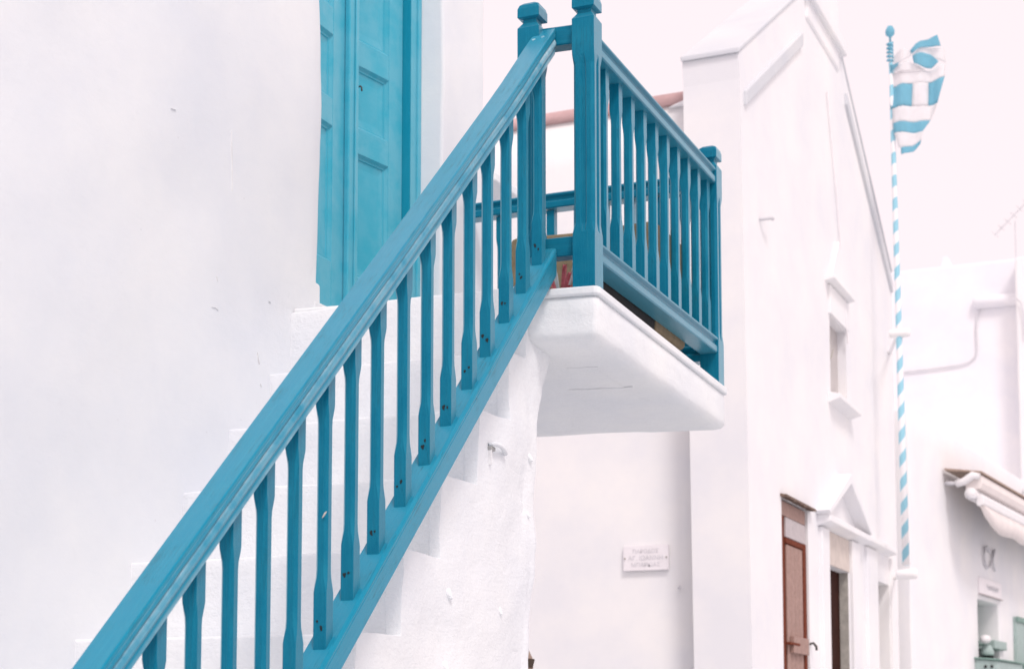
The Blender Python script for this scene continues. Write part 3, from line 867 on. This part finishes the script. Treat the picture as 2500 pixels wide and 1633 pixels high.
# ------------------------------------------------------------------ flagpole and flag
PB, PT = Vector((-2.952, 16.8, 3.22)), Vector((-2.995, 16.8, 8.72))
pole = thing("flagpole", tuple(PB), "thin flagpole with blue and white spiral stripes beside the church", "flagpole")
mb = MB().tube([PB + (PT-PB)*f for f in (0, .25, .5, .75, 1)], [.037, .035, .031, .026, .020], 14)
mb.build("pole", M['pole'], pole, smooth=True, base=PB)
mb = MB(); mb.loft([[(PT.x + r*math.cos(t), PT.y + r*math.sin(t), PT.z + z) for t in [2*math.pi*q/10 for q in range(10)]] for r, z in ((.01, 0), (.012, .06), (.045, .09), (.050, .13), (.03, .175), (.004, .19))])
mb.build("finial", M['flag_blue'], pole, smooth=True)
def bracket(z, r):
    c = PB + (PT-PB)*((z - PB.z)/(PT.z-PB.z))
    mb = MB(); rings = []
    for (x, rr) in ((-.10, r*.85), (0, r), (.07, r), (.10, r*.9), (.115, r*.6)):
        rings.append([(c.x + x, c.y + rr*1.1*math.cos(t), z + rr*math.sin(t)) for t in [2*math.pi*q/12 for q in range(12)]])
    mb.loft(rings); mb.build("bracket", M['church'], pole, smooth=True, bevel=.01)
bracket(5.62, .048); bracket(3.13, .055)
mb = MB().tube([(-3.3, 18.05, 5.70), (-2.98, 16.8, 5.62)], .02, 6); mb.build("stay", M['church'], pole)
mb = MB().tube([(-3.3, 18.05, 3.2), (-2.95, 16.8, 3.13)], .02, 6); mb.build("stay", M['church'], pole)

# flag: hoist along the pole, canton in front, hanging in folds.  u away from the pole, z absolute
flag = thing("greek_flag", (-2.95, 16.78, 8.0), "blue and white striped flag with white cross, bunched and furled on the pole", "flag")
def FP(px, py, dep=0.0):
    """flag plane seen square on: metres right of the pole / height, from a sketch in photo units"""
    return Vector((-3.015 + (px - 2172)*.00468, 16.78 + dep + (px - 2172)*.0004, 8.953 - (py - 55)*.004325))
def fold(x, y): return .05*math.sin((x - 2172)*.055 + y*.012) + .02*math.sin((x-2172)*.16)
def patch(poly, n, mat, name, off=0.0):
    """quad strip between two edges (top pts, bottom pts)"""
    top, bot = poly
    mb = MB(); rows = 7
    def at(line, f):
        f *= len(line) - 1; i = min(int(f), len(line)-2); f -= i
        return (line[i][0]*(1-f) + line[i+1][0]*f, line[i][1]*(1-f) + line[i+1][1]*f)
    for s in (0, 1):
        for j in range(rows + 1):
            for i in range(n + 1):
                a_, b_ = at(top, i/n), at(bot, i/n)
                x = a_[0] + (b_[0]-a_[0])*j/rows; y = a_[1] + (b_[1]-a_[1])*j/rows
                mb.v.append(FP(x, y, fold(x, y) + off + .004*s))
    W = n + 1; S = (rows+1)*W
    for j in range(rows):
        for i in range(n):
            k = j*W + i
            mb.face([k, k+1, k+W+1, k+W]); mb.face([S+k, S+k+W, S+k+W+1, S+k+1])
    for j in range(rows):
        for c in (0, n):
            k = j*W + c; mb.face([k, k+W, S+k+W, S+k])
    for i in range(n):
        for r_ in (0, rows):
            k = r_*W + i; mb.face([k, S+k, S+k+1, k+1])
    return mb.build(name, mat, flag, smooth=True)
B, Wt = M['flag_blue'], M['flag_white']
patch(([(2172,186),(2230,192),(2262,188),(2294,172)], [(2174,222),(2224,220),(2258,216),(2292,208)]), 12, Wt, "white_band")
patch(([(2174,222),(2224,220)], [(2174,276),(2220,275)]), 8, B, "canton_square")
patch(([(2224,220),(2256,216)], [(2220,275),(2254,274)]), 5, Wt, "cross_arm")
patch(([(2256,216),(2292,208)], [(2254,274),(2276,272)]), 6, B, "canton_square")
patch(([(2178,276),(2220,275),(2276,272)], [(2180,313),(2222,312),(2258,309)]), 10, Wt, "white_stripe")
patch(([(2180,313),(2222,312),(2258,309)], [(2182,338),(2220,338),(2242,336)]), 10, B, "blue_stripe")
patch(([(2182,338),(2220,338),(2242,336)], [(2192,376),(2215,370),(2238,357)]), 8, Wt, "white_stripe")
patch(([(2196,376),(2218,369),(2238,357)], [(2196,392),(2220,382),(2236,366)]), 6, B, "blue_stripe")
# bunched upper hoist
patch(([(2172,160),(2185,140),(2205,132),(2224,142)], [(2172,168),(2196,170),(2210,162),(2224,154)]), 8, Wt, "crumpled_fold", -.03)
patch(([(2222,142),(2240,126),(2278,107),(2280,108)], [(2226,152),(2246,138),(2262,134),(2286,134)]), 8, B, "crumpled_fold", -.04)
patch(([(2226,150),(2246,134),(2264,134),(2292,136)], [(2228,162),(2250,156),(2268,158),(2294,172)]), 8, Wt, "crumpled_fold", .0)
patch(([(2227,158),(2248,150),(2264,152),(2280,172)], [(2230,176),(2250,186),(2266,186),(2281,174)]), 8, B, "crumpled_fold", -.05)
patch(([(2174,168),(2196,172),(2212,164),(2230,176)], [(2175,188),(2200,190),(2220,191),(2252,190)]), 8, Wt, "crumpled_fold", -.02)
patch(([(2176,166),(2190,168),(2198,170)], [(2178,182),(2190,178),(2196,176)]), 4, B, "crumpled_fold", -.06)
mb = MB()
for q in range(5):
    z = FP(2172, 108 + q*10).z
    mb.tube([(-3.00 + .028*math.cos(t), 16.80 + .028*math.sin(t), z - .005*t) for t in [2*math.pi*w/8 for w in range(9)]], .012, 5)
mb.build("halyard_knot", B, flag)

# ------------------------------------------------------------------ far building
far = thing("far_house", (-5.0, 30, 0), "flat roofed white house in pale shade far behind the flagpole", "house")
mb = MB().box(-12, -3.19, 30.0, 38.0, -.1, 9.95); mb.build("wall", M['far_wall'], far, bevel=.04)
mb = MB().box(-3.188, 1.0, 29.6, 38.0, -.1, 9.86); mb.build("side_block", M['church'], far, bevel=.04)
mb = MB().loft([[(-4.53,30.1,9.94),(-4.33,30.1,9.94),(-4.33,30.4,9.94),(-4.53,30.4,9.94)], [(-4.50,30.12,10.16),(-4.42,30.12,10.16),(-4.42,30.38,10.16),(-4.50,30.38,10.16)]]); mb.build("chimney", M['far_wall'], far)
mb = MB(); mb.loft([[(-3.97 + dx, 29.98 - r*1.2*abs(math.cos(t)) if False else 29.95 + r*math.cos(t), 9.19 + r*math.sin(t)) for t in [2*math.pi*q/12 for q in range(12)]] for dx, r in ((0, .03), (.02, .08), (.06, .11), (.5, .115), (1.0, .118), (2.4, .12), (2.5, .02))])
mb.build("water_pipe", M['far_wall'], far, smooth=True)
mb = MB().tube([(-3.82, 29.97, 9.10), (-3.90, 29.97, 8.95), (-3.925, 29.97, 8.7), (-3.915, 29.97, 8.35), (-3.94, 29.97, 8.22), (-4.05, 29.97, 8.12), (-4.25, 29.97, 8.08), (-4.8, 29.97, 8.05), (-5.3, 29.97, 8.04)], .014, 6); mb.build("cable", M['wire'], far)
mb = MB().tube([(-3.17, 29.55, 9.10), (-3.09, 29.55, 9.02), (-3.05, 29.55, 8.8), (-3.03, 29.55, 8.4)], .014, 6); mb.build("cable", M['wire'], far)
ant = thing("tv_antenna", (-3.23, 30.3, 9.95), "thin grey television antenna on the far flat roof", "antenna")
mb = MB().tube([(-3.23, 30.3, 9.93), (-3.23, 30.3, 10.72)], .013, 6); mb.build("mast", M['wire'], ant)
mb = MB().tube([(-3.60, 30.3, 10.50), (-2.6, 30.3, 11.45)], .013, 6); mb.build("boom", M['wire'], ant)
for q in range(8):
    x = -3.58 + .11*q; z = 10.52 + .1045*q
    mb = MB().tube([(x - .055, 30.3, z + .058), (x + .055, 30.3, z - .058)], .008, 5); mb.build("element", M['wire'], ant)

# ------------------------------------------------------------------ shop on the right (own frame: x out of the wall, y along it)
SA = -math.radians(5.3)
SQ = Vector((-3.246, 18.6, 0))
def W2(p):
    c, s = math.cos(SA), math.sin(SA)
    return Vector((SQ.x + p[0]*c - p[1]*s, SQ.y + p[0]*s + p[1]*c, p[2]))
def sthing(name, label, cat, p):
    o = thing(name, tuple(W2(p)), label, cat, rz=SA); o["_local"] = 1; o["_p"] = p
    return o
def sb(mb_, name, m, parent, **kw):
    p = Vector(parent["_p"])
    o = mb_.build(name, m, None, **kw); o.parent = parent; o.location = -p
    return o
shop = sthing("shop_building", "white shop building with a recessed window under an awning", "shop", (0, 3, 0))
mb = grid_slab([.1, 3.30, 4.54, 12], [-.1, 1.2, 3.24, 5.20], lambda u, v: not (3.30 < u < 4.54 and 1.2 < v < 3.24), lambda u, v: (0, u, v), (1,0,0), .40, .3, .01, .6, .004, 1.0)
sb(mb, "wall", M['church'], shop, bevel=.02, ang=50, smooth=True)
sb(MB().box(-4, -.41, .1, 12, -.1, 5.1), "core", M['church'], shop)
sb(MB().box(-.408, -.30, 3.305, 4.535, 3.00, 3.235), "head_panel", M['deep_green'], shop, bevel=.01)
wf = MB()
wf.box(-.36, -.30, 3.305, 3.36, 1.2, 2.995); wf.box(-.36, -.30, 4.20, 4.53, 1.2, 2.995); wf.box(-.36, -.301, 3.36, 4.20, 2.90, 2.995)
wfo = sb(wf, "window", M['green_paint'], shop, bevel=.006)
def ssub(mb_, name, m, par, **kw):
    o = mb_.build(name, m, None, **kw); o.parent = par; o.location = (0,0,0); return o
ssub(MB().box(-.37, -.345, 3.36, 4.20, 1.2, 2.90), "pane", M['glass_dark'], wfo)
for q in range(5):
    ssub(MB().box(-.335, -.315, 3.45 + .16*q, 3.48 + .16*q, 1.2, 2.90), "bar", M['green_paint'], wfo)
ssub(MB().box(-.338, -.312, 3.36, 4.20, 2.40, 2.45), "bar", M['green_paint'], wfo)
ssub(MB().box(-.338, -.312, 3.36, 4.20, 2.68, 2.71), "bar", M['green_paint'], wfo)

aw = sthing("awning", "cream cassette awning half folded above the shop window", "awning", (.3, 3.5, 4.4))
sb(MB().prism([(.02, 1.66, 4.70), (.02, 1.66, 4.725), (.47, 1.66, 4.655), (.47, 1.66, 4.632)], (0, 6, 0)), "hood", M['tan'], aw)
sb(MB().prism([(.26, 1.72, 4.45), (.26, 1.72, 4.64), (.445, 1.72, 4.625), (.465, 1.72, 4.52), (.44, 1.72, 4.45)], (0, 5.9, 0)), "cassette", M['cream'], aw, bevel=.012)
sb(MB().prism([(.39, 1.69, 4.245), (.39, 1.69, 4.36), (.45, 1.69, 4.385), (.48, 1.69, 4.34), (.48, 1.69, 4.26), (.44, 1.69, 4.235)], (0, 5.94, 0)), "front_bar", M['white_metal'], aw, bevel=.012)
sb(MB().tube([(.33, 1.66, 4.39), (.33, 7.3, 4.39)], .075, 16), "roller", M['white_metal'], aw, smooth=True)
sb(MB().tube([(.155, 1.68, 4.525), (.25, 1.68, 4.545), (.36, 1.68, 4.615), (.44, 1.70, 4.60)], [.045, .048, .05, .045], 10), "arm", M['white_metal'], aw, smooth=True)
sb(MB().tube([(.005, 1.74, 4.55), (.17, 1.74, 4.54)], .025, 8), "wall_bracket", M['wire'], aw, smooth=True)
sb(MB().tube([(.30, 1.64, 4.36), (.35, 1.63, 4.33), (.40, 1.68, 4.35)], [.02, .03, .02], 8), "elbow_joint", M['wire'], aw, smooth=True)
mb = MB(); rings = []
for i in range(25):
    y = 1.70 + 5.7*i/24
    f = min(1, (y - 1.70)/.80)
    zb = 4.24 - .240*math.sin(f*math.pi/2) - .012*math.sin(y*5)
    rings.append([(.45, y, 4.25), (.465, y, 4.25), (.475 + .012*math.sin(y*4), y, (4.25+zb)/2), (.45 + .010*math.sin(y*6), y, zb), (.435 + .010*math.sin(y*6), y, zb), (.46 + .012*math.sin(y*4), y, (4.25+zb)/2)])
sb(mb.loft(rings), "valance", M['cream'], aw, smooth=True)

em = sthing("wall_emblem", "thin grey alpha shaped emblem on the wall under the awning", "wall sign", (.03, 4.0, 3.8))
loop = [(.03, 3.98, 3.90), (.03, 3.82, 3.965), (.03, 3.66, 3.93), (.03, 3.60, 3.84), (.03, 3.66, 3.74), (.03, 3.80, 3.685), (.03, 3.96, 3.71), (.03, 4.10, 3.80), (.03, 4.20, 3.90), (.03, 4.25, 3.97)]
sb(MB().tube(loop, .015, 7), "loop", M['wire'], em, smooth=True)
sb(MB().tube([(.03, 4.12, 3.95), (.03, 4.10, 3.86), (.03, 4.14, 3.76), (.03, 4.24, 3.68)], .015, 7), "stroke", M['wire'], em, smooth=True)
em2 = sthing("wall_emblem", "grey curved stroke of an emblem high above the awning", "wall sign", (.03, 6.2, 5.0))
sb(MB().tube([(.03, 6.45, 5.08), (.03, 6.25, 5.02), (.03, 6.20, 4.90), (.03, 6.28, 4.78)], .015, 7), "stroke", M['wire'], em2, smooth=True)
pn = sthing("shop_sign", "pale shop sign panel above the recessed window", "sign", (.02, 4.0, 3.4))
sb(MB().box(-.004, .03, 3.34, 4.62, 3.315, 3.525), "board", M['marble'], pn, bevel=.006)
sb(MB().box(-.004, .045, 3.34, 4.64, 3.300, 3.313), "ledge", M['pale_plank'], pn, bevel=.003)
sb(MB().tube([(.034, 3.72 + .035*q, 3.42 + .035*math.sin(q*1.7)) for q in range(20)], .007, 5), "lettering", M['wire'], pn, smooth=True)

lp = sthing("wall_lantern", "small lantern with white globe and green body in the shop recess", "lantern", (-.1, 3.5, 2.5))
def rev(cx, cy, pr, mb_=None):
    mb_ = mb_ or MB()
    return mb_.loft([[(cx + r*math.cos(t), cy + r*math.sin(t), z) for t in [2*math.pi*q/14 for q in range(14)]] for r, z in pr])
sb(rev(.06, 3.43, [(.02, 2.66), (.06, 2.68), (.075, 2.72), (.06, 2.76), (.02, 2.775)]), "globe", M['white_metal'], lp, smooth=True)
sb(rev(.06, 3.52, [(.03, 2.65), (.06, 2.63), (.085, 2.57), (.09, 2.53), (.08, 2.51)]), "body", M['green_paint'], lp, smooth=True)
sb(rev(.06, 3.54, [(.08, 2.509), (.075, 2.48), (.06, 2.445)]), "base", M['black'], lp, smooth=True)
sb(MB().tube([(-.36, 3.60, 2.60), (-.1, 3.62, 2.66), (.06, 3.53, 2.645)], .014, 6), "bracket", M['deep_green'], lp)

gb = sthing("green_box", "small grey green box on the recess jamb beside the lantern", "box", (.0, 4.3, 2.7))
sb(MB().box(-.28, .06, 3.98, 4.72, 2.62, 2.735), "case", M['green_paint'], gb, bevel=.012)
cb = sthing("utility_cabinet", "grey green utility cabinet with sloping lid at the foot of the shop recess", "cabinet", (.1, 4.0, 2.2))
sb(MB().prism([(.003, 3.05, 1.2), (.003, 3.05, 2.45), (.30, 3.05, 2.42), (.30, 3.05, 1.2)], (0, 1.50, 0)), "case", M['green_paint'], cb, bevel=.012)
sb(MB().prism([(.002, 3.02, 2.452), (.002, 3.02, 2.475), (.325, 3.02, 2.445), (.325, 3.02, 2.424)], (0, 1.56, 0)), "lid", M['deep_green'], cb, bevel=.004)
for x in (.14, .22):
    sb(rev(x, 3.045, [(.004, 2.33), (.018, 2.34), (.018, 2.36), (.004, 2.37)]), "lock", M['black'], cb, smooth=True)
sh_ = sthing("shutter_panel", "pale green shutter panel standing at the right edge of the shop wall", "shutter", (.03, 6.4, 2.5))
sb(MB().box(-.002, .05, 5.42, 7.6, 1.0, 3.13), "leaf", M['green_paint'], sh_, bevel=.008)
sb(MB().box(.051, .075, 5.40, 7.62, 3.06, 3.13), "top_rail", M['deep_green'], sh_, bevel=.004)
bn = sthing("planter_box", "dark green planter box below the pale green shutter", "planter", (.2, 6, 2.2))
sb(MB().box(.08, .42, 4.80, 7.0, 1.6, 2.40), "case", M['deep_green'], bn, bevel=.01)
sb(MB().box(.06, .44, 4.78, 7.02, 2.402, 2.43), "rim", M['deep_green'], bn, bevel=.006)

# ------------------------------------------------------------------ weathered post peeping out behind the stair pier
wp = thing("wooden_post", (-3.84, 9.0, 0), "weathered tan wooden post with dark bracket just behind the stair pier", "post")
mb = MB().loft([[(-3.90,8.95,-.02),(-3.80,8.95,-.02),(-3.80,9.05,-.02),(-3.90,9.05,-.02)], [(-3.90,8.95,2.03),(-3.805,8.95,1.995),(-3.805,9.05,1.995),(-3.90,9.05,2.03)], [(-3.89,8.97,2.15),(-3.86,8.97,2.12),(-3.86,9.03,2.12),(-3.89,9.03,2.15)]])
mb.build("shaft", M['tan'], wp, bevel=.004)
mb = MB().prism([(-3.815, 8.93, 1.998), (-3.785, 8.93, 1.995), (-3.80, 8.93, 1.94), (-3.825, 8.93, 1.96)], (0, .1, 0)); mb.build("bracket", M['dark_brown'], wp, bevel=.003)

for o in bpy.data.objects:
    for k in ("_local", "_p"):
        if k in o: del o[k]
